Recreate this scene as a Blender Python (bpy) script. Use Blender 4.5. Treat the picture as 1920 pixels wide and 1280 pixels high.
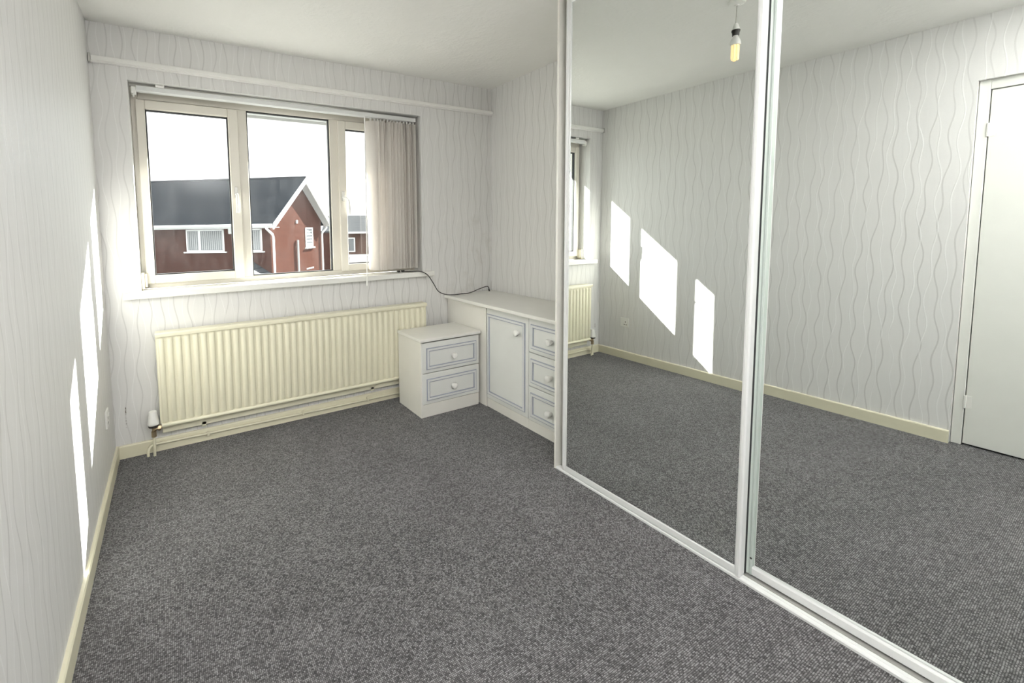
import bpy, bmesh, math, random
from mathutils import Vector, Matrix
random.seed(7)
S = bpy.context.scene
for o in list(bpy.data.objects): bpy.data.objects.remove(o)

# ------------------------------------------------------------------ camera
CAM = Vector((.3288, -2.9477, 1.2874)); YAW, PITCH, ROLL = .5092, -.0791, -.0163
FPX, PPX, PPY = 830.2453, 784.1515, 490.0642
fw = Vector((math.sin(YAW)*math.cos(PITCH), math.cos(YAW)*math.cos(PITCH), math.sin(PITCH)))
r0 = Vector((math.cos(YAW), -math.sin(YAW), 0)); u0 = r0.cross(fw)
rr = r0*math.cos(ROLL)+u0*math.sin(ROLL); uu = -r0*math.sin(ROLL)+u0*math.cos(ROLL)
cam = bpy.data.cameras.new('camera'); camo = bpy.data.objects.new('camera', cam)
S.collection.objects.link(camo); S.camera = camo
M = Matrix((rr, uu, -fw)).transposed().to_4x4(); M.translation = CAM; camo.matrix_world = M
cam.sensor_width = 36; cam.sensor_fit = 'HORIZONTAL'; cam.lens = FPX*36/1920
cam.shift_x = (960-PPX)/1920; cam.shift_y = (PPY-640)/1920; cam.clip_start = .02; cam.clip_end = 300

# ------------------------------------------------------------------ light
w = bpy.data.worlds.new('sky'); S.world = w; w.use_nodes = True
bg = w.node_tree.nodes['Background']; bg.inputs[0].default_value = (.965, .98, 1, 1); bg.inputs[1].default_value = 1.4
SUNDIR = Vector((-1, -.715, -.608)).normalized()
sl = bpy.data.lights.new('sun', 'SUN'); sl.energy = 18; sl.angle = .0093; sl.color = (1, .955, .89)
so = bpy.data.objects.new('sun', sl); S.collection.objects.link(so)
so.rotation_euler = SUNDIR.to_track_quat('-Z', 'Y').to_euler(); so.location = (6, 6, 8)
# on-camera flash of the photographer, turned up to the ceiling (its glint shows in the window glass)
fl = bpy.data.lights.new('camera_flash', 'SPOT'); fl.energy = 225; fl.spot_size = math.radians(98); fl.spot_blend = .9
fl.shadow_soft_size = .035; fl.color = (.985, .99, 1)
flo = bpy.data.objects.new('camera_flash', fl); S.collection.objects.link(flo); flo.location = CAM+Vector((.0, -.08, .17))
flo.rotation_euler = Vector((.5, -.25, 1)).to_track_quat('-Z', 'Y').to_euler()
S.view_settings.view_transform = 'Standard'; S.view_settings.look = 'None'
S.view_settings.gamma = 1; S.view_settings.use_curve_mapping = False
S.view_settings.exposure = 1.5

# ------------------------------------------------------------------ node helpers
class NT:
    def __init__(s, mat): s.t = mat.node_tree; s.n = s.t.nodes; s.bsdf = s.n.get('Principled BSDF')
    def new(s, k, **kw):
        x = s.n.new(k)
        for a, b in kw.items(): setattr(x, a, b)
        return x
    def link(s, a, b): s.t.links.new(a, b)
    def put(s, sock, v):
        if hasattr(v, 'links') or isinstance(v, bpy.types.NodeSocket): s.link(v, sock)
        elif v is not None: sock.default_value = v
    def m(s, op, a, b=None, c=None, clamp=False):
        x = s.new('ShaderNodeMath', operation=op); x.use_clamp = clamp
        for i, v in enumerate((a, b, c)):
            if v is not None: s.put(x.inputs[i], v)
        return x.outputs[0]
    def mix(s, f, a, b):
        x = s.new('ShaderNodeMix', data_type='RGBA'); s.put(x.inputs[0], f)
        s.put(x.inputs[6], a); s.put(x.inputs[7], b); return x.outputs[2]
    def pos(s):
        x = s.new('ShaderNodeNewGeometry'); y = s.new('ShaderNodeSeparateXYZ'); s.link(x.outputs['Position'], y.inputs[0])
        return x.outputs['Position'], y.outputs
    def noise(s, vec, scale, detail=2, rough=.5):
        x = s.new('ShaderNodeTexNoise'); s.put(x.inputs['Vector'], vec); x.inputs['Scale'].default_value = scale
        x.inputs['Detail'].default_value = detail; x.inputs['Roughness'].default_value = rough; return x.outputs[0]
    def vec(s, x, y, z):
        c = s.new('ShaderNodeCombineXYZ'); s.put(c.inputs[0], x); s.put(c.inputs[1], y); s.put(c.inputs[2], z); return c.outputs[0]
    def white(s, v):
        x = s.new('ShaderNodeTexWhiteNoise', noise_dimensions='3D'); s.put(x.inputs[0], v); return x.outputs
    def range(s, v, a, b, c=0., d=1., smooth=True):
        x = s.new('ShaderNodeMapRange'); x.interpolation_type = 'SMOOTHSTEP' if smooth else 'LINEAR'
        s.put(x.inputs[0], v)
        for i, q in enumerate((a, b, c, d)): s.put(x.inputs[1+i], q)
        return x.outputs[0]
    def bump(s, h, strength, dist):
        x = s.new('ShaderNodeBump'); x.inputs['Strength'].default_value = strength; x.inputs['Distance'].default_value = dist
        s.put(x.inputs['Height'], h); s.link(x.outputs[0], s.bsdf.inputs['Normal'])
def mat(name, col, rough=.5, metal=0., spec=.5, **kw):
    m = bpy.data.materials.new(name); m.use_nodes = True; b = m.node_tree.nodes['Principled BSDF']
    b.inputs['Base Color'].default_value = (*col, 1); b.inputs['Roughness'].default_value = rough
    b.inputs['Metallic'].default_value = metal; b.inputs['Specular IOR Level'].default_value = spec
    for k, v in kw.items(): b.inputs[k].default_value = v
    return m
def tint(m, col, var=.06, scale=9., bump=0., bscale=60.):
    """slight uneven paint: procedural colour variation and fine relief"""
    n = NT(m); P, _ = n.pos(); f = n.noise(P, scale, 3)
    a = tuple(c*(1-var) for c in col)+(1,); b = tuple(min(1, c*(1+var)) for c in col)+(1,)
    n.link(n.mix(f, a, b), n.bsdf.inputs['Base Color'])
    if bump: n.bump(n.noise(P, bscale, 4), bump, .002)
    return m
def paint(name, col, rough=.4, var=.03, **kw): return tint(mat(name, col, rough, **kw), col, var)

def wallpaper(name, mode, stain=False):
    m = mat(name, (.8, .8, .78), .55, 0, .35); n = NT(m); P, x = n.pos()
    u = {'x': n.m('ADD', x[0], x[1]), 'y': x[1]}[mode]; z = x[2]
    sp = .0677
    def lines(shift, wid, lam, seed):
        t = n.m('DIVIDE', n.m('ADD', u, shift+20), sp); cell = n.m('FLOOR', t); loc = n.m('SUBTRACT', n.m('FRACT', t), .5)
        rnd = n.white(n.vec(cell, seed, 0.)); sc = n.new('ShaderNodeSeparateXYZ'); n.link(rnd[1], sc.inputs[0]); a, b, c = sc.outputs
        l2 = n.m('MULTIPLY_ADD', b, .10, lam)
        s1 = n.m('SINE', n.m('MULTIPLY_ADD', n.m('DIVIDE', z, l2), 6.283, n.m('MULTIPLY', a, 6.283)))
        s2 = n.m('SINE', n.m('MULTIPLY_ADD', z, 4.3, n.m('MULTIPLY', c, 6.283)))
        s3 = n.m('SINE', n.m('MULTIPLY_ADD', z, 13.1, n.m('MULTIPLY', b, 6.283)))
        off = n.m('ADD', n.m('ADD', n.m('MULTIPLY', s1, .0085), n.m('MULTIPLY', s2, .010)), n.m('MULTIPLY', s3, .004))
        d = n.m('ABSOLUTE', n.m('SUBTRACT', n.m('MULTIPLY', loc, sp), off))
        wv = n.m('MULTIPLY_ADD', n.noise(n.vec(cell, seed, n.m('MULTIPLY', z, 1.)), 3.1, 1), wid, wid*.5)
        return n.range(d, wv, n.m('ADD', wv, .0016), 1., 0.)
    L1 = lines(0, .0022, .22, 1.); L2 = lines(.034, .0016, .25, 5.)
    # the silver ink fades in and out down the drop
    fade = n.range(n.noise(n.vec(u, 0., n.m('MULTIPLY', z, .6)), 1.3, 2), .3, .62, .35, 1.)
    base = n.mix(n.noise(n.vec(n.m('MULTIPLY', u, 14.), 0., n.m('MULTIPLY', z, .7)), 5., 2), (.735, .725, .712, 1), (.78, .77, .757, 1))
    c = n.mix(n.m('MULTIPLY', L1, n.m('MULTIPLY', fade, .5)), base, (.47, .46, .445, 1))
    c = n.mix(n.m('MULTIPLY', L2, .5), c, (.88, .875, .865, 1))
    if stain:
        q = n.noise(n.vec(n.m('MULTIPLY', x[0], 1.), x[1], n.m('MULTIPLY', z, .8)), 6., 5, .7)
        reg = n.m('MULTIPLY', n.range(x[0], 1.9, 2.55), n.range(z, 1.9, .9))
        c = n.mix(n.m('MULTIPLY', n.range(q, .48, .72), n.m('MULTIPLY', reg, .35)), c, (.42, .38, .32, 1))
        # scuffed tear in the paper low beside the radiator
        dx = n.m('ABSOLUTE', n.m('SUBTRACT', n.m('MULTIPLY_ADD', n.noise(n.vec(0., 0., z), 40., 2), .006, x[0]), .0595))
        tear = n.m('MULTIPLY', n.range(dx, .0015, .004, 1., 0.), n.m('MULTIPLY', n.range(z, .165, .18), n.range(z, .30, .285)))
        tear = n.m('MULTIPLY', tear, n.range(n.noise(P, 60., 3), .42, .6))
        c = n.mix(tear, c, (.2, .18, .15, 1))
    n.link(c, n.bsdf.inputs['Base Color'])
    n.link(n.m('MULTIPLY_ADD', L1, -.2, .55), n.bsdf.inputs['Roughness'])
    h = n.m('ADD', n.m('MULTIPLY', L1, .5), n.m('ADD', L2, n.m('MULTIPLY', n.noise(P, 150., 3), .35)))
    n.bump(h, .35, .0012)
    return m

def carpet():
    m = mat('grey_loop_carpet', (.2, .2, .2), .95, 0, .15); n = NT(m); P, x = n.pos()
    wob = n.noise(P, 9., 2)
    ty = n.m('DIVIDE', n.m('MULTIPLY_ADD', wob, .006, x[1]), .0050); row = n.m('FLOOR', ty); fy = n.m('FRACT', ty)
    tx = n.m('DIVIDE', n.m('MULTIPLY_ADD', wob, -.006, x[0]), .0053); col = n.m('FLOOR', tx); fx = n.m('FRACT', tx)
    rnd = n.white(n.vec(col, row, 0.))[0]
    sx = n.m('SINE', n.m('MULTIPLY', fx, math.pi)); sy = n.m('SINE', n.m('MULTIPLY', fy, math.pi))
    loop = n.m('MULTIPLY', n.m('POWER', sy, .7), n.m('MULTIPLY_ADD', n.m('POWER', sx, .7), .75, .25))
    yarn = n.noise(n.vec(n.m('MULTIPLY', x[0], .45), x[1], 0.), 210., 2, .6)
    blotch = n.noise(P, 3.2, 4, .6); pile = n.noise(n.vec(n.m('MULTIPLY', x[0], .5), x[1], 0.), 34., 3, .65)
    v = n.m('ADD', n.m('MULTIPLY', rnd, .55), n.m('MULTIPLY', yarn, .45))
    v = n.m('ADD', v, n.m('MULTIPLY', n.m('SUBTRACT', pile, .5), .35)); v = n.m('ADD', v, n.m('MULTIPLY', n.m('SUBTRACT', blotch, .5), .25))
    r = n.new('ShaderNodeValToRGB'); n.link(v, r.inputs[0])
    e = r.color_ramp.elements; e[0].position = .2; e[0].color = (.070, .068, .070, 1); e[1].position = .85; e[1].color = (.42, .41, .418, 1)
    q = r.color_ramp.elements.new(.5); q.color = (.195, .190, .194, 1)
    c = n.mix(n.m('MULTIPLY', n.m('POWER', loop, .9), 1.0), (.012, .0115, .012, 1), r.outputs[0])
    n.link(c, n.bsdf.inputs['Base Color']); n.bump(n.m('ADD', loop, n.m('MULTIPLY', yarn, .3)), .6, .0022)
    n.bsdf.inputs['Sheen Weight'].default_value = .15
    return m

def ceiling_mat():
    m = mat('textured_ceiling_paint', (.82, .81, .76), .8, 0, .2); n = NT(m); P, x = n.pos()
    a = n.noise(P, 38., 4, .6); b = n.noise(P, 7., 3)
    n.link(n.mix(b, (.88, .87, .84, 1), (.91, .90, .875, 1)), n.bsdf.inputs['Base Color'])
    n.bump(n.m('MULTIPLY', a, n.range(b, .35, .6, .4, 1.)), .55, .006); return m

def glass_mat(name='window_glass', tintc=(.90, .93, .92)):
    m = bpy.data.materials.new(name); m.use_nodes = True; n = NT(m); n.n.remove(n.bsdf); out = n.n['Material Output']
    P, x = n.pos()
    lw = n.new('ShaderNodeLayerWeight'); lw.inputs[0].default_value = .5
    fr = n.m('MULTIPLY_ADD', n.m('POWER', lw.outputs['Facing'], 5.), .96, .04)      # Schlick reflectance of one glass face
    tr = n.new('ShaderNodeBsdfTransparent'); tr.inputs[0].default_value = (*tintc, 1)
    gl = n.new('ShaderNodeBsdfGlossy'); gl.inputs['Roughness'].default_value = 0.
    df = n.new('ShaderNodeBsdfTranslucent'); df.inputs[0].default_value = (.8, .82, .85, 1)
    m0 = n.new('ShaderNodeMixShader'); dirt = n.m('MULTIPLY', n.range(n.noise(n.vec(n.m('MULTIPLY', x[0], 3.), x[1], x[2]), 4., 5, .7), .35, .8), .007)
    n.link(dirt, m0.inputs[0]); n.link(tr.outputs[0], m0.inputs[1]); n.link(df.outputs[0], m0.inputs[2])
    m1 = n.new('ShaderNodeMixShader'); n.link(fr, m1.inputs[0]); n.link(m0.outputs[0], m1.inputs[1]); n.link(gl.outputs[0], m1.inputs[2])
    n.link(m1.outputs[0], out.inputs[0]); return m

def brick_mat(name, c1, c2):
    m = mat(name, c1, .9, 0, 0.); n = NT(m); tc = n.new('ShaderNodeTexCoord'); sp = n.new('ShaderNodeSeparateXYZ'); n.link(tc.outputs['Object'], sp.inputs[0])
    b = n.new('ShaderNodeTexBrick'); n.link(n.vec(n.m('ADD', sp.outputs[0], sp.outputs[1]), sp.outputs[2], 0.), b.inputs['Vector'])
    b.inputs['Color1'].default_value = (*c1, 1); b.inputs['Color2'].default_value = (*c2, 1); b.inputs['Mortar'].default_value = (.06, .042, .035, 1)
    b.inputs['Scale'].default_value = 1.; b.inputs['Brick Width'].default_value = .225; b.inputs['Row Height'].default_value = .075; b.inputs['Mortar Size'].default_value = .006
    f = n.noise(tc.outputs['Object'], 1.3, 4)
    n.link(n.mix(n.m('MULTIPLY', f, .35), b.outputs[0], tuple(c*.6 for c in c1)+(1,)), n.bsdf.inputs['Base Color']); return m
def roof_mat(name, c1):
    m = mat(name, c1, .85, 0, .04); n = NT(m); tc = n.new('ShaderNodeTexCoord'); sp = n.new('ShaderNodeSeparateXYZ'); n.link(tc.outputs['Object'], sp.inputs[0])
    t = n.m('FRACT', n.m('DIVIDE', sp.outputs[2], .16)); f = n.noise(tc.outputs['Object'], 2.2, 5, .65)
    c = n.mix(f, tuple(c*.7 for c in c1)+(1,), tuple(c*1.4 for c in c1)+(1,))
    n.link(n.mix(n.range(t, .0, .30, .8, 0.), c, (.004, .004, .005, 1)), n.bsdf.inputs['Base Color']); return m

WP_FAR = wallpaper('wavy_wallpaper_far', 'x', True); WP_SIDE = wallpaper('wavy_wallpaper_side', 'y')
CARPET = carpet(); CEIL = ceiling_mat(); GLASS = glass_mat()
CREAM = paint('cream_gloss_paint', (.78, .74, .57), .35); RAD = paint('cream_radiator_enamel', (.80, .765, .60), .32)
UPVC = paint('off_white_upvc', (.74, .70, .62), .35); SILLM = paint('white_gloss_sill', (.86, .85, .81), .25)
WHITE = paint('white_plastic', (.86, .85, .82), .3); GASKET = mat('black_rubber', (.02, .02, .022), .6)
FURN = paint('ivory_laminate', (.82, .80, .745), .35); PANEL = paint('pale_grey_laminate', (.77, .775, .745), .4)
BLUEL = paint('blue_grey_bead', (.40, .42, .49), .4); WORKT = paint('ivory_worktop', (.81, .795, .75), .3)
ALU = paint('white_aluminium', (.75, .755, .75), .28); ALUG = paint('grey_track_aluminium', (.50, .495, .47), .35, metal=.3)
DOORW = paint('white_gloss_door', (.80, .80, .755), .28); CHROME = mat('dull_brass', (.45, .36, .24), .35, .9)
DARK = mat('black_plastic', (.03, .028, .026), .5); GREYH = paint('grey_metal', (.55, .54, .51), .35, metal=.4)
MIRROR = mat('silvered_mirror', (.86, .885, .865), 0.0, 1.0)
GREEN = paint('pale_green_stile', (.60, .67, .625), .2)  # pale green given to one stile of the right mirror door
LATH = paint('beige_wood_lath', (.80, .74, .60), .5)
def fabric():
    m = mat('grey_blind_fabric', (.70, .67, .64), .9, 0, .1); n = NT(m); P, x = n.pos()
    f = n.noise(n.vec(n.m('MULTIPLY', x[0], 6.), n.m('MULTIPLY', x[1], 6.), x[2]), 30., 3)
    c = n.mix(f, (.83, .80, .77, 1), (.90, .875, .85, 1)); n.link(c, n.bsdf.inputs['Base Color'])
    out = n.n['Material Output']; t = n.new('ShaderNodeBsdfTranslucent'); n.link(c, t.inputs[0])
    mx = n.new('ShaderNodeMixShader'); mx.inputs[0].default_value = .6
    n.link(n.bsdf.outputs[0], mx.inputs[1]); n.link(t.outputs[0], mx.inputs[2]); n.link(mx.outputs[0], out.inputs[0]); return m
FABRIC = fabric()
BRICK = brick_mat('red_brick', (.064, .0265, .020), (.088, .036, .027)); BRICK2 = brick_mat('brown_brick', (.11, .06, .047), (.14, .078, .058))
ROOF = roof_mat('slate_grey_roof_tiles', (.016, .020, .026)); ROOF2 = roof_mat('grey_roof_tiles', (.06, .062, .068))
EXTW = paint('white_exterior_trim', (.72, .72, .71), .45); SOFF = paint('grey_soffit_board', (.42, .42, .42), .5)  # soffit grey is darkened to include the shade under the verges
WINDARK = mat('dark_window_glass', (.10, .11, .12), .08, 0, .6); BLINDG = paint('grey_vertical_blind', (.34, .34, .34), .8)
GROUND = tint(mat('grey_asphalt', (.16, .16, .155), .95), (.16, .16, .155), .3, .6)

# ------------------------------------------------------------------ mesh helpers
C = S.collection
LOC = {}
def empty(name, loc=(0, 0, 0), label=None, cat=None, group=None, kind=None, rotz=0):
    o = bpy.data.objects.new(name, None); C.objects.link(o); o.location = loc; o.rotation_euler = (0, 0, rotz); o.empty_display_size = .1
    LOC[o] = Vector(loc); tag(o, label, cat, group, kind); return o
def tag(o, label=None, cat=None, group=None, kind=None):
    if label: o['label'] = label
    if cat: o['category'] = cat
    if group: o['group'] = group
    if kind: o['kind'] = kind
    return o
def obj(name, bm, mats, parent=None, local=False, smooth=False, **t):
    """links a bmesh as one object; coordinates are world unless local"""
    if parent is not None and not local:
        p = parent; off = Vector((0, 0, 0))
        while p is not None: off += LOC[p]; p = p.parent
        bmesh.ops.translate(bm, verts=bm.verts, vec=-off)
    bmesh.ops.recalc_face_normals(bm, faces=bm.faces)
    me = bpy.data.meshes.new(name); bm.to_mesh(me); bm.free()
    for m in (mats if isinstance(mats, (list, tuple)) else [mats]): me.materials.append(m)
    if smooth:
        for f in me.polygons: f.use_smooth = True
        try: me.set_sharp_from_angle(angle=math.radians(38))
        except Exception: pass
    o = bpy.data.objects.new(name, me); C.objects.link(o); o.parent = parent; LOC[o] = Vector((0, 0, 0)); tag(o, **t); return o
def nb(): return bmesh.new()
def box(bm, x0, x1, y0, y1, z0, z1, bev=0., seg=1, mi=0):
    t = bmesh.new(); x0, x1 = sorted((x0, x1)); y0, y1 = sorted((y0, y1)); z0, z1 = sorted((z0, z1))
    bmesh.ops.create_cube(t, size=1)
    for v in t.verts: v.co = Vector((x0+(v.co.x+.5)*(x1-x0), y0+(v.co.y+.5)*(y1-y0), z0+(v.co.z+.5)*(z1-z0)))
    if bev: bmesh.ops.bevel(t, geom=list(t.edges), offset=bev, segments=seg, profile=.6, affect='EDGES')
    merge(bm, t, mi); return bm
def merge(bm, t, mi=0, M=None):
    vs = {v: bm.verts.new(M @ v.co if M else v.co) for v in t.verts}
    for f in t.faces:
        try: g = bm.faces.new([vs[v] for v in f.verts]); g.material_index = mi
        except ValueError: pass
    t.free()
def lathe(bm, prof, axis='z', at=(0, 0, 0), seg=24, mi=0):
    """prof: list of (radius, height)"""
    at = Vector(at); rings = []
    for r, h in prof:
        ring = []
        for k in range(seg):
            a = 2*math.pi*k/seg; p = (r*math.cos(a), r*math.sin(a), h)
            p = {'z': p, 'x': (p[2], p[0], p[1]), '-x': (-p[2], p[0], p[1]), '-y': (p[0], -p[2], p[1]), 'y': (p[0], p[2], p[1]), '-z': (p[0], p[1], -p[2])}[axis]
            ring.append(bm.verts.new(at+Vector(p)))
        rings.append(ring)
    for a, b in zip(rings, rings[1:]):
        for k in range(seg): bm.faces.new((a[k], a[(k+1) % seg], b[(k+1) % seg], b[k])).material_index = mi
    for e in (rings[0], rings[-1]):
        try: bm.faces.new(e).material_index = mi
        except ValueError: pass
    return bm
def tube(bm, pts, r, seg=10, mi=0):
    pts = [Vector(p) for p in pts]; rings = []; up = Vector((0, 0, 1)); prev = None
    for i, p in enumerate(pts):
        d = (pts[min(i+1, len(pts)-1)]-pts[max(i-1, 0)]).normalized()
        if prev is None: a = d.cross(up if abs(d.z) < .9 else Vector((1, 0, 0))).normalized()
        else: a = (prev-d*prev.dot(d)).normalized()
        prev = a; b = d.cross(a)
        rad = r[i] if isinstance(r, (list, tuple)) else r
        rings.append([bm.verts.new(p+(a*math.cos(2*math.pi*k/seg)+b*math.sin(2*math.pi*k/seg))*rad) for k in range(seg)])
    for a, b in zip(rings, rings[1:]):
        for k in range(seg): bm.faces.new((a[k], a[(k+1) % seg], b[(k+1) % seg], b[k])).material_index = mi
    bm.faces.new(rings[0]).material_index = mi; bm.faces.new(rings[-1]).material_index = mi; return bm
def spline(P, n=10):
    P = [Vector(p) for p in P]; Q = [P[0]*2-P[1]]+P+[P[-1]*2-P[-2]]; out = []
    for i in range(1, len(Q)-2):
        for k in range(n):
            t = k/n; a, b, c, d = Q[i-1:i+3]
            out.append(.5*((2*b)+(c-a)*t+(2*a-5*b+4*c-d)*t*t+(3*b-a-3*c+d)*t**3))
    return out+[P[-1]]
def prism(bm, prof, axis, a, b, mi=0):
    """extrude a closed 2-D profile along an axis. axis 'x': prof=(y,z); 'y': (x,z); 'z': (x,y)"""
    f = {'x': lambda p, t: (t, p[0], p[1]), 'y': lambda p, t: (p[0], t, p[1]), 'z': lambda p, t: (p[0], p[1], t)}[axis]
    A = [bm.verts.new(f(p, a)) for p in prof]; B = [bm.verts.new(f(p, b)) for p in prof]; n = len(prof)
    for k in range(n): bm.faces.new((A[k], A[(k+1) % n], B[(k+1) % n], B[k])).material_index = mi
    bm.faces.new(A).material_index = mi; bm.faces.new(B[::-1]).material_index = mi; return bm
def ring_xz(bm, x0, x1, z0, z1, wd, y0, y1, bev=0.):
    """rectangular frame in an xz plane (outer size, member width)"""
    box(bm, x0, x0+wd, y0, y1, z0, z1, bev); box(bm, x1-wd, x1, y0, y1, z0, z1, bev)
    box(bm, x0+wd, x1-wd, y0, y1, z0, z0+wd, bev); box(bm, x0+wd, x1-wd, y0, y1, z1-wd, z1, bev); return bm

W, H, NEAR, TH = 2.684, 2.392, -3.8, .12
# window opening / door opening
WX0, WX1, WZ0, WZ1, WALLT = .169, 2.012, .935, 2.114, .29
DY0, DY1, DZ = -2.318, -3.175, 2.047

# ------------------------------------------------------------------ setting
b = nb(); box(b, -.14, W+TH, NEAR-TH, WALLT, -.12, 0)
tag(obj('floor', b, CARPET), 'grey heathered loop-pile carpet covering the whole bedroom floor', 'floor', kind='structure')
b = nb(); box(b, -.14, W+TH, NEAR-TH, WALLT, H, H+.12)
tag(obj('ceiling', b, CEIL), 'white textured plaster ceiling above the whole room', 'ceiling', kind='structure')
b = nb()
box(b, -.14, WX0, 0, WALLT, 0, H); box(b, WX1, W+TH, 0, WALLT, 0, H); box(b, WX0, WX1, 0, WALLT, 0, WZ0); box(b, WX0, WX1, 0, WALLT, WZ1, H)
tag(obj('wall_far', b, WP_FAR), 'window wall papered white with thin wavy silver lines', 'wall', kind='structure')
b = nb()
box(b, -.14, 0, DY0, 0, 0, H); box(b, -.14, 0, NEAR-TH, DY1, 0, H); box(b, -.14, 0, DY1, DY0, DZ, H)
tag(obj('wall_left', b, WP_SIDE), 'left wall papered white with wavy silver lines, crossed by sunlight', 'wall', kind='structure')
b = nb(); box(b, W, W+TH, NEAR-TH, 0, 0, H)
tag(obj('wall_right', b, WP_SIDE), 'right wall papered with wavy lines behind the worktop', 'wall', kind='structure')
b = nb(); box(b, 0, W, NEAR-TH, NEAR, 0, H)
tag(obj('wall_near', b, WP_FAR), 'papered wall behind the camera', 'wall', kind='structure')
SK = .074
def skirt(axis, a, b_, name, label):
    bm = nb()
    if axis == 'y': prism(bm, [(0, 0), (.015, 0), (.015, SK-.006), (.011, SK), (0, SK)], 'y', a, b_)
    else: prism(bm, [(0, 0), (-.015, 0), (-.015, SK-.006), (-.011, SK), (0, SK)], 'x', a, b_)
    tag(obj(name, bm, CREAM), label, 'skirting board', kind='structure')
skirt('y', 0, DY0, 'baseboard_left', 'cream skirting board along the left wall')
skirt('x', .015, 2.2, 'baseboard_far', 'cream skirting board under the window and radiator')

# ------------------------------------------------------------------ window
WY = .13           # inner face of the window frame
win = empty('window_1', ((WX0+WX1)/2, WY, WZ0), 'three-light off-white plastic window with two casements', 'window', kind='structure')
FZ0, FZ1 = .943, WZ1
b = nb(); FB = .055
box(b, WX0, WX0+.036, WY, .20, FZ0, FZ1, .003); box(b, WX1-.036, WX1, WY, .20, FZ0, FZ1, .003)
box(b, WX0+.036, WX1-.036, WY, .20, FZ0, FZ0+.036, .003); box(b, WX0+.036, WX1-.036, WY, .20, 2.048, FZ1, .003)
box(b, .738, .797, WY, .20, FZ0+.036, 2.048, .003); box(b, 1.347, 1.408, WY, .20, FZ0+.036, 2.048, .003)
obj('window_frame', b, UPVC, win)
def pane(x0, x1, z0, z1, y, parent):
    b = nb(); ring_xz(b, x0-.003, x1+.003, z0-.003, z1+.003, .010, y-.007, y+.017); obj('gasket', b, GASKET, parent)
    b = nb(); box(b, x0, x1, y+.002, y+.008, z0, z1); obj('pane', b, GLASS, parent)
pane(.797, 1.347, .978, 2.048, .150, win)
def sash(x0, x1, z0, z1, gx0, gx1, gz0, gz1, hx, hz, flip):
    b = nb(); ya, yb = .108, .172
    box(b, x0, gx0, ya, yb, z0, z1, .004); box(b, gx1, x1, ya, yb, z0, z1, .004); box(b, gx0, gx1, ya, yb, z0, gz0, .004); box(b, gx0, gx1, ya, yb, gz1, z1, .004)
    s = obj('casement', b, UPVC, win)
    pane(gx0, gx1, gz0, gz1, .138, s)
    b = nb(); box(b, hx-.010, hx+.010, ya-.012, ya, hz-.035, hz+.035, .003, 2)
    hd = obj('handle', b, GREYH, s)
    b = nb(); tube(b, spline([(hx, ya-.01, hz-.012), (hx, ya-.036, hz-.014), (hx+flip*.018, ya-.044, hz-.018), (hx+flip*.03, ya-.044, hz-.045), (hx+flip*.034, ya-.040, hz-.13)], 6), .0075, 8); obj('lever', b, WHITE, hd, smooth=True)
sash(.193, .742, .972, 2.042, .239, .684, 1.021, 1.992, .711, 1.522, -.0)
sash(1.402, 1.988, .972, 2.042, 1.458, 1.935, 1.022, 1.988, 1.426, 1.512, 1.)
b = nb(); box(b, .088, 2.094, -.045, .13, .906, .943, .006, 3); obj('window_sill', b, SILLM, win)

# small lath piece standing in the reveal, cream
b = nb(); box(b, .1705, .186, .070, .118, .9445, 1.045, .002); box(b, .186, .200, .082, .118, .958, 1.038, .002)
tag(obj('wood_block', b, LATH), 'small cream block standing on the sill in the left window reveal', 'block')

# ------------------------------------------------------------------ vertical blind
bl = empty('vertical_blind', (1.1, .05, 2.07), 'grey vertical blind drawn to the right side of the window', 'blind')
b = nb(); prism(b, [(.030, 2.072), (.036, 2.068), (.066, 2.068), (.072, 2.072), (.072, 2.096), (.066, 2.099), (.036, 2.099), (.030, 2.096)], 'x', .206, 1.988); obj('head_rail', b, ALU, bl)
b = nb(); box(b, .180, .206, .032, .070, 2.052, 2.092, .004); box(b, .188, .196, .036, .046, 2.035, 2.055, .002); obj('end_bracket', b, WHITE, bl)
b = nb(); box(b, .30, .345, .026, .074, 2.0985, WZ1, .002); obj('ceiling_clip', b, WHITE, bl)
b = nb(); tube(b, [(1.575, .03, 2.066), (1.566, .012, 1.7), (1.545, -.03, 1.2), (1.5215, -.07, .892)], .0045, 8); tube(b, [(1.5225, -.068, .91), (1.5205, -.072, .876)], .0065, 8); obj('wand', b, WHITE, bl, smooth=True)
NS = 14
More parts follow.
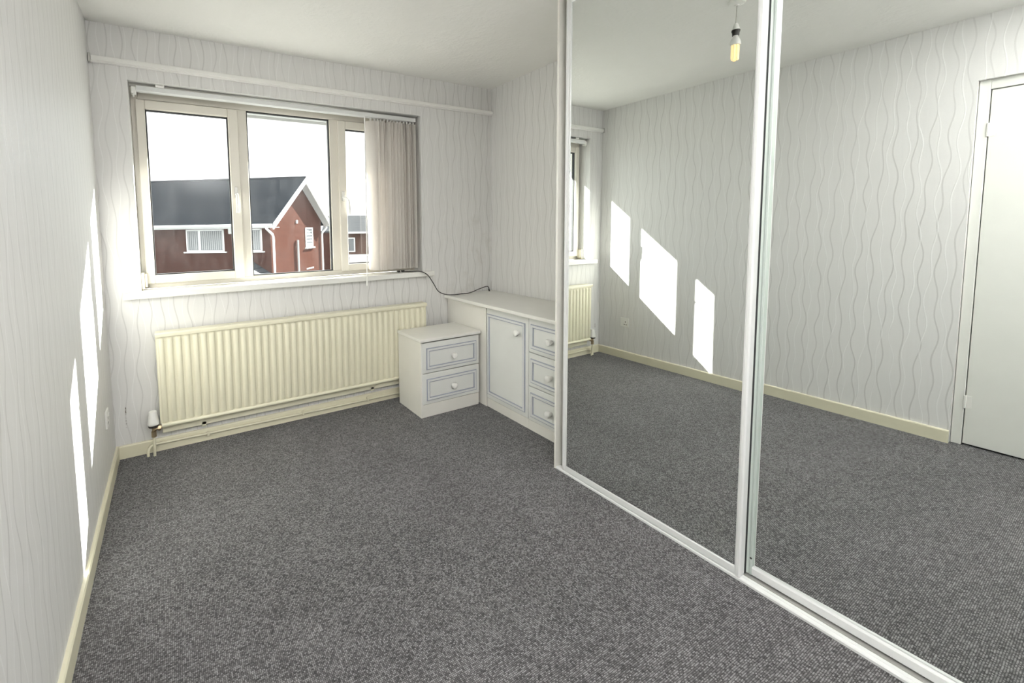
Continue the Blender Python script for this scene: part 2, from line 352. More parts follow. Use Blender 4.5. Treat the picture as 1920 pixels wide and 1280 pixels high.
for k in range(NS):
    cx = 1.628+k*(1.972-1.628)/(NS-1); cy = .050
    ang = math.radians((92 if k % 2 else 82)+random.uniform(-8, 8) if k > 1 else (150, 128)[k])
    hw = .0445; zt, zb = 2.046, .972+random.uniform(-.002, .002); lean = random.uniform(-.004, .004)+(.014 if k < 2 else 0)
    d = Vector((math.cos(ang), math.sin(ang), 0)); nrm = Vector((-d.y, d.x, 0)); b = nb(); cols = []
    for j in range(9):
        s = -1+2*j/8; o = d*hw*s+nrm*(.013*(1-s*s)); col = []
        for zz, ln in ((zb, lean), ((zb+zt)/2, lean*.4), (zt, 0)):
            p = Vector((cx+ln, cy, 0))+o
            if zz == zt: pass
            col.append((b.verts.new((p.x, p.y, zz)), b.verts.new((p.x+nrm.x*.0012, p.y+nrm.y*.0012, zz))))
        cols.append(col)
    for j in range(8):
        for i in range(2):
            A, B = cols[j], cols[j+1]
            b.faces.new((A[i][0], B[i][0], B[i+1][0], A[i+1][0])); b.faces.new((A[i][1], A[i+1][1], B[i+1][1], B[i][1]))
        for i in (0, 2): b.faces.new((cols[j][i][0], cols[j][i][1], cols[j+1][i][1], cols[j+1][i][0]))
    for j in (0, 8):
        for i in range(2): b.faces.new((cols[j][i][0], cols[j][i+1][0], cols[j][i+1][1], cols[j][i][1]))
    sl_ = obj('slat', b, FABRIC, bl, smooth=True)
    b = nb(); box(b, cx-.005, cx+.005, cy-.009, cy+.009, zt-.012, 2.069, .002); t = obj('hanger', b, WHITE, sl_)

# ------------------------------------------------------------------ curtain track on a batten
ct = empty('curtain_track', (1.35, 0, 2.197), 'long white curtain track fixed across the wall above the window', 'curtain rail')
b = nb(); box(b, .012, W-.002, -.018, 0, 2.180, 2.214, .002); obj('batten', b, WHITE, ct)
b = nb(); prism(b, [(-.018, 2.186), (-.026, 2.186), (-.029, 2.190), (-.029, 2.208), (-.026, 2.212), (-.018, 2.212)], 'x', .016, W-.006); obj('rail', b, WHITE, ct)
b = nb(); box(b, .003, .014, -.030, 0, 2.176, 2.220, .002); obj('end_stop', b, GREYH, ct)

# ------------------------------------------------------------------ radiator
rad = empty('radiator', (1.1, -.06, .16), 'cream ribbed panel radiator under the window', 'radiator')
RX0, RX1, NR = .226, 1.984, 40
def ribbed(x0, x1, yf, z0, z1, depth):
    bm = nb(); n = NR; p = (x1-x0)/n; xs = []
    for k in range(n):
        c = x0+(k+.5)*p
        for t, dd in ((-.5, 0), (-.36, .10), (-.25, .8), (-.14, 1), (.14, 1), (.25, .8), (.36, .10)): xs.append((c+t*p, dd))
    xs.append((x1, 0))
    zs = [(z0, 0), (z0+.020, 0), (z0+.026, .5), (z0+.040, 1), (z1-.028, 1), (z1-.014, .5), (z1-.006, 0), (z1, 0)]
    G = [[bm.verts.new((x, yf-.001-depth*dd*f, z)) for x, dd in xs] for z, f in zs]
    for a, c in zip(G, G[1:]):
        for i in range(len(xs)-1): bm.faces.new((a[i], a[i+1], c[i+1], c[i]))
    Bk = [bm.verts.new((x, yf+.012, z)) for x, z in ((x0, z0), (x1, z0), (x1, z1), (x0, z1))]
    bm.faces.new(Bk); bm.faces.new([*G[0], Bk[1], Bk[0]]); bm.faces.new([*G[-1], Bk[2], Bk[3]])
    bm.faces.new([*[g[0] for g in G], Bk[3], Bk[0]]); bm.faces.new([*[g[-1] for g in G], Bk[2], Bk[1]])
    return bm
obj('front_panel', ribbed(RX0+.004, RX1, -.082, .163, .695, .012), RAD, rad, smooth=True)
b = nb(); tube(b, [(RX0+.006, -.084, .176), (RX1-.004, -.084, .176)], .0125, 12); obj('bottom_seam', b, RAD, rad, smooth=True)
b = nb(); box(b, RX0+.006, RX1, -.050, -.036, .116, .69, .003); obj('rear_panel', b, RAD, rad)
b = nb(); prism(b, [(-.101, .690), (-.101, .706), (-.095, .714), (-.030, .714), (-.026, .708), (-.026, .690)], 'x', RX0-.001, RX1+.004)
obj('top_grille', b, RAD, rad)
for x0, x1 in ((RX0-.001, RX0+.004), (RX1, RX1+.004)):
    b = nb(); box(b, x0, x1, -.084, -.030, .19, .69, .001); obj('side_panel', b, RAD, rad)
for x in (.45, 1.55):
    b = nb(); box(b, x-.015, x+.015, -.034, -.0005, .22, .62, .001); box(b, x-.012, x+.012, -.05, -.0005, .108, .135, .001); obj('wall_bracket', b, RAD, rad)
VX, VY = .190, -.078
b = nb(); lathe(b, [(.013, .118), (.013, .15), (.009, .152), (.009, .178), (.016, .179), (.016, .185)], 'z', (VX, VY, 0), 16)
tube(b, [(VX, VY, .160), (.236, VY, .168)], [.009, .010], 12); lathe(b, [(.016, 0), (.016, .014)], 'x', (.212, VY, .165), 6)
vv = obj('valve', b, CHROME, rad, smooth=True)
b = nb(); lathe(b, [(.024, .176), (.026, .180), (.026, .188)], 'z', (VX, VY, 0), 24); obj('valve_collar', b, DARK, vv, smooth=True)
b = nb(); lathe(b, [(.025, .188), (.029, .191), (.030, .203), (.026, .222), (.022, .248), (.021, .262), (.019, .266)], 'z', (VX, VY, 0), 24)
for k in range(12):
    a = 2*math.pi*k/12; box(b, VX+.028*math.cos(a)-.002, VX+.028*math.cos(a)+.002, VY+.028*math.sin(a)-.002, VY+.028*math.sin(a)+.002, .192, .206)
obj('valve_head', b, WHITE, vv, smooth=True)
b = nb(); tube(b, [(VX, VY, .125), (VX-.001, VY+.004, .06), (.187, -.066, .0)], .0075, 10); obj('pipe', b, CREAM, rad, smooth=True)
b = nb(); tube(b, spline([(.155, -.056, 0), (.155, -.054, .028), (.162, -.046, .044), (.178, -.032, .050), (.20, -.0245, .051), (.4, -.0235, .047), (1.2, -.0235, .040), (2.1, -.0235, .036)], 6), .0075, 10); obj('pipe', b, CREAM, rad, smooth=True)
for x in (.47, 1.05, 1.52):
    b = nb(); box(b, x-.007, x+.007, -.033, -.015, .028, .058, .002); obj('pipe_clip', b, CREAM, rad)

# ------------------------------------------------------------------ furniture
def knob(parent, at, axis):
    b = nb(); lathe(b, [(.013, 0), (.012, .007), (.010, .011), (.014, .015), (.020, .020), (.0212, .027), (.018, .034), (.010, .038), (.002, .039)], axis, at, 20)
    obj('knob', b, WHITE, parent, smooth=True)
def moulding(parent, a0, a1, z0, z1, face, axis):
    """raised rectangular bead: blue-grey line, ivory bead, blue-grey line; on an xz or yz face"""
    b = nb()
    def rect(i, wd, h0, mi):
        for q in ((a0+i, a0+i+wd, z0+i, z1-i), (a1-i-wd, a1-i, z0+i, z1-i), (a0+i+wd, a1-i-wd, z0+i, z0+i+wd), (a0+i+wd, a1-i-wd, z1-i-wd, z1-i)):
            if axis == 'y': box(b, q[0], q[1], face-h0, face, q[2], q[3], 0, 1, mi)
            else: box(b, face-h0, face, q[0], q[1], q[2], q[3], 0, 1, mi)
    rect(0, .006, .004, 1); rect(.006, .0115, .0085, 0); rect(.0175, .0065, .004, 1)
    obj('moulding', b, [ALU, BLUEL], parent)

# bedside cabinet
BX0, BX1, BYF, BYB = 1.738, 2.216, -.437, -.108
bs = empty('bedside_cabinet', ((BX0+BX1)/2, -.27, 0), 'small ivory two-drawer bedside cabinet in front of the radiator end', 'bedside cabinet')
b = nb(); box(b, BX0, BX0+.016, BYF+.002, BYB, 0, .516, .001); obj('side_panel', b, FURN, bs)
b = nb(); box(b, BX1-.004, BX1, BYF+.018, BYB, 0, .516, .001); obj('side_panel', b, FURN, bs)
b = nb(); box(b, BX0+.016, BX1-.004, BYB-.012, BYB, 0, .516); obj('back_panel', b, FURN, bs)
b = nb(); box(b, BX0-.008, 2.229, BYF-.010, BYB, .518, .540, .006, 3); obj('top', b, WORKT, bs)
b = nb(); box(b, BX0+.008, BX1, BYF+.004, BYF+.02, 0, .087, .001); obj('plinth', b, FURN, bs)
for z0, z1 in ((.0905, .2985), (.3045, .5095)):
    b = nb(); box(b, BX0+.007, BX1, BYF, BYF+.018, z0, z1, .002); d = obj('drawer', b, PANEL, bs)
    moulding(d, 1.780, 2.191, z0+.023, z1-.035, BYF, 'y'); knob(d, (1.990, BYF, (z0+.023+z1-.035)/2), '-y')

# fitted run along the right wall: filler panel, cupboard, drawer unit, worktop
CF = 2.24
b = nb(); box(b, CF-.004, CF+.014, -.495, -.002, 0, .7175, .001)
tag(obj('filler_panel', b, FURN), 'plain ivory panel between the bedside cabinet and the wall, under the worktop', 'panel')
cu = empty('fitted_cupboard', (2.45, -.71, 0), 'ivory fitted cupboard with one blue-lined door under the worktop', 'cupboard')
b = nb(); box(b, CF+.018, W-.004, -.515, -.499, 0, .717); obj('side_panel', b, FURN, cu)
b = nb(); box(b, CF+.018, W-.004, -.915, -.900, 0, .717); obj('side_panel', b, FURN, cu)
b = nb(); box(b, W-.016, W-.004, -.900, -.515, 0, .717); obj('back_panel', b, FURN, cu)
b = nb(); box(b, CF+.004, CF+.02, -.9155, -.499, 0, .064, .001); obj('plinth', b, FURN, cu)
b = nb(); box(b, CF, CF+.018, -.915, -.499, .067, .7115, .002); d = obj('door', b, PANEL, cu)
moulding(d, -.888, -.507, .097, .672, CF, 'x'); knob(d, (CF, -.826, .600), '-x')
du = empty('drawer_unit', (2.45, -1.1, 0), 'ivory fitted three-drawer unit beside the mirror wardrobe', 'drawer unit')
b = nb(); box(b, CF+.018, W-.004, -.933, -.917, 0, .717); obj('side_panel', b, FURN, du)
b = nb(); box(b, CF+.018, W-.004, -1.302, -1.287, 0, .717); obj('side_panel', b, FURN, du)
b = nb(); box(b, W-.016, W-.004, -1.287, -.933, 0, .717); obj('back_panel', b, FURN, du)
b = nb(); box(b, CF+.004, CF+.02, -1.302, -.9165, 0, .064, .001); obj('plinth', b, FURN, du)
for z0, z1 in ((.067, .2795), (.2845, .4955), (.5005, .7115)):
    b = nb(); box(b, CF, CF+.018, -1.302, -.9185, z0, z1, .002); d = obj('drawer', b, PANEL, du)
    moulding(d, -1.270, -.937, z0+.024, z1-.034, CF, 'x'); knob(d, (CF, -1.1035, (z0+z1)/2-.005), '-x')
b = nb(); box(b, 2.202, W-.001, -1.318, -.001, .7185, .7425, .006, 3)
tag(obj('worktop', b, WORKT), 'long ivory worktop over the fitted cupboard and drawers', 'worktop')

# black lead from the sill to the worktop
pts = spline([(1.872, .045, .9475), (1.905, -.01, .9475), (1.955, -.05, .950), (2.013, -.066, .923), (2.066, -.062, .857), (2.113, -.058, .789), (2.165, -.06, .760), (2.235, -.062, .7470), (2.33, -.062, .7468), (2.41, -.06, .7475), (2.51, -.06, .772), (2.578, -.06, .785), (2.603, -.058, .778), (2.612, -.055, .758)], 8)
b = nb(); tube(b, pts, .0034, 8); ca = obj('power_lead', b, DARK, smooth=True)
tag(ca, 'thin black lead trailing from the window sill onto the worktop', 'cable')
b = nb(); box(b, 1.852, 1.876, .036, .054, .9435, .957, .003); obj('plug', b, DARK, ca)
b = nb(); tube(b, [(2.610, -.0555, .762), (2.615, -.054, .7435)], .0055, 8); obj('end_connector', b, DARK, ca)
b = nb(); box(b, 1.815, 1.835, .030, .046, .9432, .956, .003)
tag(obj('plastic_clip', b, DARK), 'tiny black clip lying on the sill below the blind', 'clip')

# ------------------------------------------------------------------ mirror wardrobe
XT = 2.0457; YJ = -1.324; YE = NEAR+.002
wf = empty('wardrobe_frame', (2.2, -2.3, 0), 'white frame and floor track of the fitted mirror wardrobe', 'wardrobe frame')
b = nb(); prism(b, [(XT, 0), (XT, .008), (XT+.003, .011), (XT+.014, .0115), (XT+.0145, .0105), (XT+.0155, .0105), (XT+.016, .0115), (XT+.029, .0115), (XT+.030, .010), (XT+.030, .004), (XT+.033, .004), (XT+.075, .004), (XT+.075, .012), (XT+.078, .012), (XT+.078, .007), (XT+.120, .007), (XT+.120, 0)], 'y', YE, YJ+.002)
obj('floor_track', b, ALU, wf)
b = nb(); box(b, XT+.031, XT+.0745, YE, YJ-.04, .0038, .0048); box(b, XT+.039, XT+.0405, YE, YJ-.04, .0048, .0068); obj('track_channel', b, ALUG, wf)
b = nb(); prism(b, [(XT-.003, YJ+.004), (XT-.003, YJ-.007), (XT+.060, YJ-.012), (XT+.062, YJ-.044), (XT+.11, YJ-.044), (XT+.11, YJ+.004)], 'z', 0, H); obj('jamb', b, FURN, wf)
b = nb(); box(b, XT+.11, W-.001, YJ-.014, YJ+.004, 0, H); obj('side_panel', b, FURN, wf)
b = nb(); box(b, XT-.002, XT+.12, YE, YJ-.044, H-.026, H, .001); obj('head_track', b, ALUG, wf)
b = nb(); box(b, XT, XT+.12, YE, -3.10, .018, H-.027, .001); obj('end_panel', b, ALU, wf)
def mdoor(y0, y1, m, a, bb, x0, name_label, stile_r, stm=None):
    """sliding door hung between y0 (window end) and y1; mirror plane x = m + a*(y+1.8) + bb*(z-1)"""
    X = lambda y, z: m+a*(y+1.8)+bb*(z-1)
    r = empty('sliding_mirror_door', (m, (y0+y1)/2, .017), name_label, 'mirror door', 'sliding mirror wardrobe doors')
    zb, zt = .014, H-.028; st = .026
    b = nb(); ya, yb, za, zc = y0-st+.004, y1+stile_r-.004, zb+.03, zt-.03
    F = [b.verts.new((X(y, z), y, z)) for y, z in ((ya, za), (yb, za), (yb, zc), (ya, zc))]
    K = [b.verts.new((X(y, z)+.004, y, z)) for y, z in ((ya, za), (yb, za), (yb, zc), (ya, zc))]
    b.faces.new(F); b.faces.new(K[::-1])
    for k in range(4): b.faces.new((F[k], F[(k+1) % 4], K[(k+1) % 4], K[k]))
    obj('mirror', b, MIRROR, r)
    b = nb(); box(b, m+.019, m+.022, y1+.01, y0-.01, zb+.01, zt-.01); obj('backing_board', b, FURN, r)
    # window-end stile: slim channel with a rounded lip
    b = nb(); prism(b, [(x0, y0), (x0, y0-.010), (x0+.004, y0-.0145), (x0+.004, y0-.018), (x0+.0015, y0-.020), (x0+.0015, y0-st), (x0+.008, y0-st), (m+.024, y0-st+.004), (m+.024, y0)], 'z', zb-.001, zt)
    obj('stile', b, stm or ALU, r)
    b = nb(); s = stile_r
    prism(b, [(x0-.002, y1+.004), (x0-.002, y1+s-.006), (x0+.003, y1+s-.003), (x0+.003, y1+s), (x0+.008, y1+s), (m+.024, y1+s-.004), (m+.024, y1), (x0+.004, y1)], 'z', zb-.001, zt)
    obj('stile', b, ALU, r)
    b = nb(); prism(b, [(x0+.003, zb), (x0+.003, zb+.024), (x0+.006, zb+.028), (x0+.010, zb+.028), (m+.024, zb+.028), (m+.024, zb)], 'y', y1+s, y0-st); obj('bottom_rail', b, ALU, r)
    b = nb(); box(b, x0+.003, m+.024, y1+s, y0-st, zt-.03, zt, .001); obj('top_rail', b, ALU, r)
    return r
d1 = mdoor(-1.3715, -2.197, 2.0543, -.0076, .0023, 2.0475, 'left sliding mirror door reflecting the sunlit wall and ceiling bulb', .019)
d2 = mdoor(-2.186, -3.098, 2.1049, -.0098, .0037, 2.0945, 'right sliding mirror door reflecting the white room door', .030, GREEN)
b = nb(); box(b, 2.0785, 2.0930, -2.1965, -2.1925, .016, H-.03); obj('gap_strip', b, GASKET, d1)  # thin black strip filling the gap between the two doors
b = nb(); lathe(b, [(.004, 0), (.003, .0015)], '-x', (2.0962, -2.2085, .075), 10); obj('screw', b, DARK, d2)

# ------------------------------------------------------------------ room door (left wall, seen in the mirror)
dr = empty('door_1', (-.05, -2.74, 0), 'plain white flush door seen in the right mirror', 'door', kind='structure')
b = nb(); fx = -.0265
box(b, -.14, fx, DY0-.002, -2.360, 0, DZ, .002); box(b, -.14, fx, -3.130, DY1+.002, 0, DZ, .002); box(b, -.14, fx, -3.130, -2.360, 1.994, DZ, .002)
obj('door_frame', b, DOORW, dr)
b = nb(); box(b, -.075, -.035, -3.1275, -2.3635, .010, 1.9905, .0015); dl = obj('door_leaf', b, DOORW, dr)
for z in (.254, 1.778):
    b = nb(); lathe(b, [(.006, -.036), (.006, .036)], 'z', (-.026, -2.3620, z), 10); box(b, -.0362, -.0335, -2.385, -2.341, z-.036, z+.036, .0005); obj('hinge', b, SILLM, dl)
b = nb(); lathe(b, [(.024, 0), (.024, .006), (.008, .008), (.008, .05)], 'x', (-.035, -3.07, 1.0), 16); tube(b, [(.012, -3.075, 1.0), (.014, -2.96, 1.0)], .009, 10); obj('door_handle', b, GREYH, dl, smooth=True)
b = nb(); box(b, -.6, -.141, -3.3, -2.2, -.12, -.001); tag(obj('trim_1', b, DARK), 'dark landing floor just outside the door', 'floor', kind='structure')
b = nb(); box(b, -.60, -.142, -3.3, -2.2, 0, 2.3); 
for f in list(b.faces):
    if f.normal.x > .9: b.faces.remove(f)
tag(obj('trim_2', b, DARK), 'dark landing walls outside the closed door', 'wall', kind='structure')

# ------------------------------------------------------------------ wall socket
so_ = empty('wall_socket', (0, -.295, .352), 'white single plug socket low on the left wall', 'socket')
b = nb(); box(b, 0, .009, -.338, -.252, .309, .395, .004, 2); pl = obj('plate', b, WHITE, so_)
b = nb(); box(b, .009, .0125, -.287, -.269, .357, .374, .001); obj('switch', b, WHITE, so_)
b = nb()
for y, z, a, c in ((-.303, .356, .003, .006), (-.313, .330, .006, .003), (-.293, .330, .006, .003)): box(b, .0088, .0094, y-a, y+a, z-c, z+c)
obj('pin_slots', b, DARK, so_)

# ------------------------------------------------------------------ pendant bulb
pe = empty('pendant_light', (1.238, -1.727, H), 'bare lit energy-saving bulb hanging from a white ceiling rose', 'pendant lamp')
px, py = 1.238, -1.727
b = nb(); lathe(b, [(.040, 0), (.040, .006), (.034, .014), (.012, .018), (.008, .024)], '-z', (px, py, H), 28); obj('ceiling_rose', b, WHITE, pe, smooth=True)
b = nb(); tube(b, [(px, py, H-.02), (px+.001, py, 2.272)], .003, 8); obj('cord', b, GREYH, pe)
b = nb(); lathe(b, [(.006, 2.285), (.010, 2.278), (.015, 2.262), (.0165, 2.250)], 'z', (px, py, 0), 20); obj('lamp_holder', b, WHITE, pe, smooth=True)
b = nb(); lathe(b, [(.0185, 2.252), (.019, 2.246), (.016, 2.238), (.015, 2.224)], 'z', (px, py, 0), 20); obj('holder_ring', b, DARK, pe, smooth=True)
b = nb(); lathe(b, [(.011, 2.228), (.011, 2.216), (.016, 2.212), (.0225, 2.194), (.0235, 2.182), (.022, 2.178)], 'z', (px, py, 0), 24); bu = obj('bulb_base', b, WHITE, pe, smooth=True)
EM = bpy.data.materials.new('warm_lit_tube'); EM.use_nodes = True; eb = EM.node_tree.nodes['Principled BSDF']
eb.inputs['Base Color'].default_value = (.80, .62, .34, 1); eb.inputs['Emission Color'].default_value = (1, .74, .38, 1); eb.inputs['Emission Strength'].default_value = .30
b = nb()
for k in range(3):
    a = 2*math.pi*k/3+.4; d = Vector((math.cos(a), math.sin(a), 0)); e = Vector((-d.y, d.x, 0)); c = Vector((px, py, 0))+d*.011
    tube(b, spline([c-e*.0065+Vector((0, 0, 2.180)), c-e*.0065+Vector((0, 0, 2.125)), c-e*.005+Vector((0, 0, 2.111)), c+Vector((0, 0, 2.106)), c+e*.005+Vector((0, 0, 2.111)), c+e*.0065+Vector((0, 0, 2.125)), c+e*.0065+Vector((0, 0, 2.180))], 5), .0058, 10)
obj('lit_tube', b, EM, bu, smooth=True)

# ------------------------------------------------------------------ outdoors
# own eaves above the window
ea = empty('eaves', (1.3, .45, 2.11), 'white soffit and gutter of the roof edge above the window', 'eaves', kind='structure')
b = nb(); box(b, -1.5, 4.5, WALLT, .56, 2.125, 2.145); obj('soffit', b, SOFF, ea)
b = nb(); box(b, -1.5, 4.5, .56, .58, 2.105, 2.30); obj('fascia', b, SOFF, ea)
b = nb(); prism(b, [(.29, 2.55), (.29, 2.5), (.60, 2.30), (.62, 2.33)], 'x', -1.5, 4.5); obj('roof_edge', b, ROOF, ea)

GZ = -2.75
b = nb(); box(b, -60, 90, 2.0, 150, GZ-.2, GZ)
tag(obj('ground', b, GROUND), 'grey road and ground outside the window', 'ground', kind='structure')

# neighbour: brick gable house, local frame  x = along the ridge to the left, y = away from us
hO = Vector((3.918, 15.238, 0)); ang = math.atan2(.59225, -.80576)
ho = empty('brick_house', hO, 'red brick house with grey tiled gable roof opposite the window', 'house', rotz=ang)
# local x = e1; local y must be e2 = (.592,.806); rotation by ang gives y axis = (-sin, cos) = (-.592,-.806): mirror sign
def Lp(x, y, z): return (x, -y, z)
def lbox(bm, x0, x1, y0, y1, z0, z1, bev=0, mi=0): return box(bm, x0, x1, -y1, -y0, z0, z1, bev, 1, mi)
EZ, RZ, WID, MID, LEN = 1.46, 3.66, 7.3, 3.65, 16.0
gx, fy0, fy1 = .42, .60, 6.75; slope = (RZ-EZ)/MID
b = nb(); A = [(gx, y, z) for y, z in ((fy0, GZ), (fy1, GZ), (fy1, EZ+.35), (MID, RZ-.22), (fy0, EZ+.35))]
f1 = [b.verts.new(Lp(*p)) for p in A]; f2 = [b.verts.new(Lp(LEN-.3, p[1], p[2])) for p in A]
b.faces.new(f1); b.faces.new(f2[::-1])
for k in range(5): b.faces.new((f1[k], f1[(k+1) % 5], f2[(k+1) % 5], f2[k]))
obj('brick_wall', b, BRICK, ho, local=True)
def slab(y0, z0, y1, z1, t):
    bm = nb(); q = [(y0, z0), (y1, z1), (y1, z1-t), (y0, z0-t)]
    a = [bm.verts.new(Lp(0, *p)) for p in q]; c = [bm.verts.new(Lp(LEN, *p)) for p in q]
    bm.faces.new(a); bm.faces.new(c[::-1])
    for k in range(4): bm.faces.new((a[k], a[(k+1) % 4], c[(k+1) % 4], c[k]))
    return bm
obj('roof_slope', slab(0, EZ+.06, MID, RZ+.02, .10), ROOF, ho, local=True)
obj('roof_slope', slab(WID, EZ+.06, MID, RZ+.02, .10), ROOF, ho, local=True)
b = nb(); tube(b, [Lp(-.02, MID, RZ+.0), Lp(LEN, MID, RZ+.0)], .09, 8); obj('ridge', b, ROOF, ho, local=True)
for s in (0, 1):
    y0 = 0 if s == 0 else WID
    b = nb(); q = [(y0, EZ+.05), (MID, RZ+.01), (MID, RZ-.24), (y0, EZ-.20)]
    a = [b.verts.new(Lp(-.03, *p)) for p in q]; c = [b.verts.new(Lp(.02, *p)) for p in q]; b.faces.new(a); b.faces.new(c[::-1])
    for k in range(4): b.faces.new((a[k], a[(k+1) % 4], c[(k+1) % 4], c[k]))
    obj('bargeboard', b, EXTW, ho, local=True)
    b = nb(); q = [(y0, EZ-.06), (MID, RZ-.11), (MID, RZ-.13), (y0, EZ-.08)]
    a = [b.verts.new(Lp(.02, *p)) for p in q]; c = [b.verts.new(Lp(gx, *p)) for p in q]; b.faces.new(a); b.faces.new(c[::-1])
    for k in range(4): b.faces.new((a[k], a[(k+1) % 4], c[(k+1) % 4], c[k]))
    obj('verge_soffit', b, SOFF, ho, local=True)  # verge shade is put into the darker board colour
b = nb(); lbox(b, .02, LEN, -.10, .0, EZ-.07, EZ+.03, .02); obj('gutter', b, EXTW, ho, local=True)
b = nb(); lbox(b, .02, LEN, .0, .60, EZ-.13, EZ-.10); lbox(b, .02, LEN, .0, .03, EZ-.14, EZ+.02); obj('fascia', b, EXTW, ho, local=True)
b = nb(); lbox(b, .02, LEN, WID, WID+.1, EZ-.07, EZ+.03, .02); obj('gutter', b, EXTW, ho, local=True)
b = nb(); tube(b, [Lp(.30, -.02, EZ-.06), Lp(.30, .02, EZ-.16), Lp(.34, .62, EZ-.40), Lp(.34, .70, EZ-.52), Lp(.34, .72, GZ)], .05, 8); obj('downpipe', b, EXTW, ho, local=True)
b = nb(); tube(b, [Lp(.30, WID+.02, EZ-.06), Lp(.30, WID, EZ-.16), Lp(.34, 6.72, EZ-.42), Lp(.34, 6.66, EZ-.55), Lp(.34, 6.66, GZ)], .055, 8); obj('downpipe', b, EXTW, ho, local=True)
b = nb(); tube(b, [Lp(.35, 3.30, .74), Lp(.35, 3.30, GZ)], .055, 8); obj('waste_pipe', b, SOFF, ho, local=True)
b = nb(); lathe(b, [(.09, 0), (.09, .05)], '-x', Lp(gx, 3.36, 1.6), 10); obj('wall_vent', b, SOFF, ho, local=True)
b = nb(); lbox(b, gx-.02, gx, 4.45, 5.40, -.78, -.72); obj('string_course', b, EXTW, ho, local=True)
b = nb(); lbox(b, 2.06, 2.24, fy0-.06, fy0, 1.1, 1.36, .02); obj('alarm_box', b, EXTW, ho, local=True)
def hwin_fac(x0, x1, z0, z1, mull):
    b = nb(); y = fy0
    for q in ((x0, x0+.06, z0, z1), (x1-.06, x1, z0, z1), (x0, x1, z0, z0+.06), (x0, x1, z1-.06, z1), (mull-.05, mull+.05, z0, z1)): lbox(b, q[0], q[1], y-.03, y+.02, q[2], q[3])
    fo = obj('house_window', b, EXTW, ho, local=True)
    b = nb(); lbox(b, x0-.10, x1+.10, y-.09, y, z0-.05, z0); obj('sill', b, EXTW, fo, local=True)
    for a, c in ((x0+.06, mull-.05), (mull+.05, x1-.06)):
        b = nb(); lbox(b, a, c, y-.005, y+.015, z0+.06, z1-.06); obj('pane', b, WINDARK, fo, local=True)
    n = int((x1-x0)/.09)
    b = nb()
    for k in range(n):
        c = x0+.1+(x1-x0-.2)*k/(n-1)
        lbox(b, c-.028, c+.028, y-.012, y-.0055, z0+.08, z1-.08)
    obj('blind', b, BLINDG, fo, local=True)
hwin_fac(2.45, 4.15, .37, 1.30, 3.55); hwin_fac(.78, 1.75, .37, 1.30, 1.25)
hwin_fac(7.0, 8.7, .37, 1.30, 7.6)
b = nb(); x = gx
for q in ((4.42, 4.50, .33, 1.32), (5.35, 5.43, .33, 1.32), (4.42, 5.43, .33, .41), (4.42, 5.43, 1.24, 1.32)): lbox(b, x-.03, x+.02, q[0], q[1], q[2], q[3])
fo = obj('house_window', b, EXTW, ho, local=True)
b = nb(); lbox(b, x-.005, x+.015, 4.5, 5.35, .41, 1.24); obj('pane', b, WINDARK, fo, local=True)
b = nb(); lbox(b, x-.10, x, 4.34, 5.50, .27, .33); obj('sill', b, EXTW, fo, local=True)
for k in range(5):
    b = nb(); lbox(b, x-.012, x-.006, 4.5, 5.35, .45+k*.16, .53+k*.16); obj('blind_slat', b, BLINDG, fo, local=True)
# lean-to porch roof on the shaded front
po = empty('porch_roof', hO, 'blue-grey lean-to porch roof against the front of the brick house', 'porch', rotz=ang)
def lean(y0, y1, q, name, m):
    b = nb(); a = [b.verts.new(Lp(p[0], y0, p[1])) for p in q]; c = [b.verts.new(Lp(p[0], y1, p[1])) for p in q]; b.faces.new(a); b.faces.new(c[::-1])
    for k in range(len(q)): b.faces.new((a[k], a[(k+1) % len(q)], c[(k+1) % len(q)], c[k]))
    obj(name, b, m, po, local=True)
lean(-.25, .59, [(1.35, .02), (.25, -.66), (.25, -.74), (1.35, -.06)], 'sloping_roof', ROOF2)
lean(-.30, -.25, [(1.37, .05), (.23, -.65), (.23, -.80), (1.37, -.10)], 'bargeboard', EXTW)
lean(-.20, .59, [(1.30, GZ), (1.30, -.10), (.35, -.69), (.35, GZ)], 'porch_wall', BRICK2)

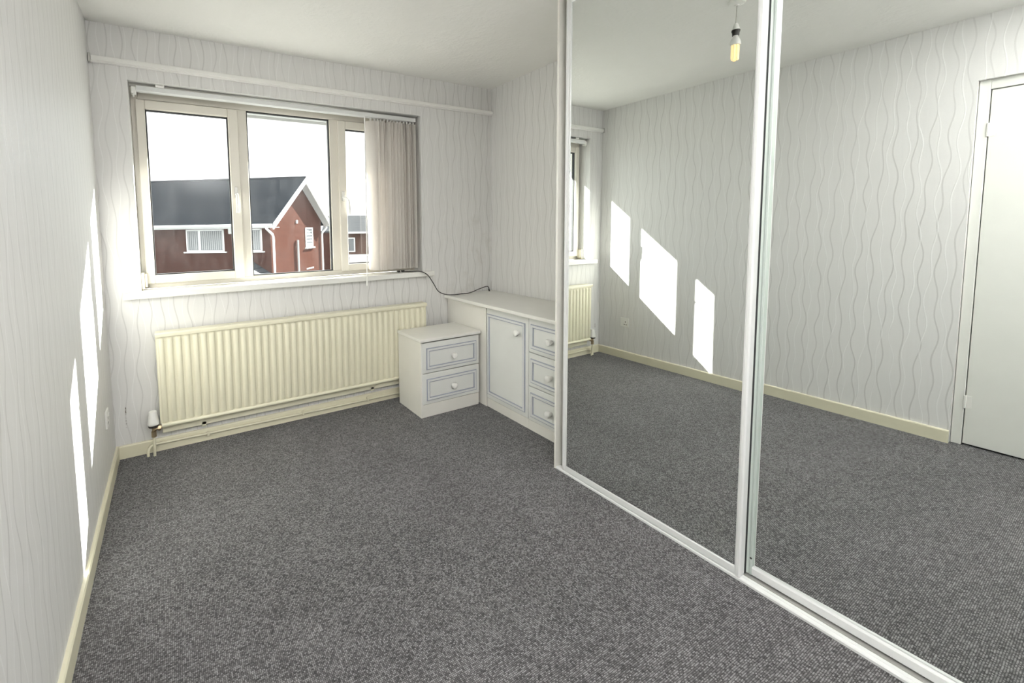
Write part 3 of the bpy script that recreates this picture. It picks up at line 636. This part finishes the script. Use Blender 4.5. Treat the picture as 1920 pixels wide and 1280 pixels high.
# house far behind, seen through the narrow right-hand pane
fh = empty('far_house', (14.5, 33, GZ), 'brown brick house with grey roof far behind, seen through the right pane', 'house', rotz=-.42)
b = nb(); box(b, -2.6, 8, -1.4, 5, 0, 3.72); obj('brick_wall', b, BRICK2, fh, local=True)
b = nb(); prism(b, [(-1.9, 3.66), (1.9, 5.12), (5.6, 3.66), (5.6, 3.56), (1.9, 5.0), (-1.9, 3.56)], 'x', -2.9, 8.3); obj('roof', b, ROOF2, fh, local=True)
b = nb(); box(b, -2.9, 8.3, -2.0, -1.88, 3.54, 3.68); obj('gutter', b, EXTW, fh, local=True)
b = nb(); box(b, -2.3, -.2, -1.46, -1.38, 2.0, 3.2); fo = obj('house_window', b, EXTW, fh, local=True)
b = nb(); box(b, -2.2, -.3, -1.47, -1.46, 2.1, 3.1); obj('pane', b, WINDARK, fo, local=True)
b = nb(); box(b, -2.6, 8, -1.75, -1.4, 1.65, 1.8); obj('canopy', b, EXTW, fh, local=True)
gw = empty('garage_block', (9.6, 27.2, GZ), 'low orange brick outbuilding beside the gable house', 'outbuilding', rotz=-.5)
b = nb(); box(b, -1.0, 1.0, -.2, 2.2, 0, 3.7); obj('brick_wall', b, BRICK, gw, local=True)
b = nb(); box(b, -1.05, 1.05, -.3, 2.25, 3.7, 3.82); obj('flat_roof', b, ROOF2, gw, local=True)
# parked white car
car = empty('parked_van', (13.9, 28.0, GZ), 'white van parked in front of the far house', 'van', rotz=-.3)
CARW = mat('white_car_paint', (.8, .8, .8), .2)
b = nb(); prism(b, [(-2.1, .35), (-2.12, 1.0), (-2.0, 1.86), (-1.9, 1.92), (.75, 1.92), (1.35, 1.2), (2.05, 1.0), (2.1, .35)], 'y', -.85, .85); obj('body', b, CARW, car, local=True)
b = nb(); prism(b, [(.1, 1.2), (.1, 1.75), (.70, 1.78), (1.22, 1.22)], 'y', -.86, .86); obj('windows', b, WINDARK, car, local=True)
for x in (-1.3, 1.3):
    for y in (-.78, .78):
        b = nb(); lathe(b, [(.32, -.1), (.32, .1)], 'y', (x, y, .32), 20); obj('wheel', b, DARK, car, local=True)
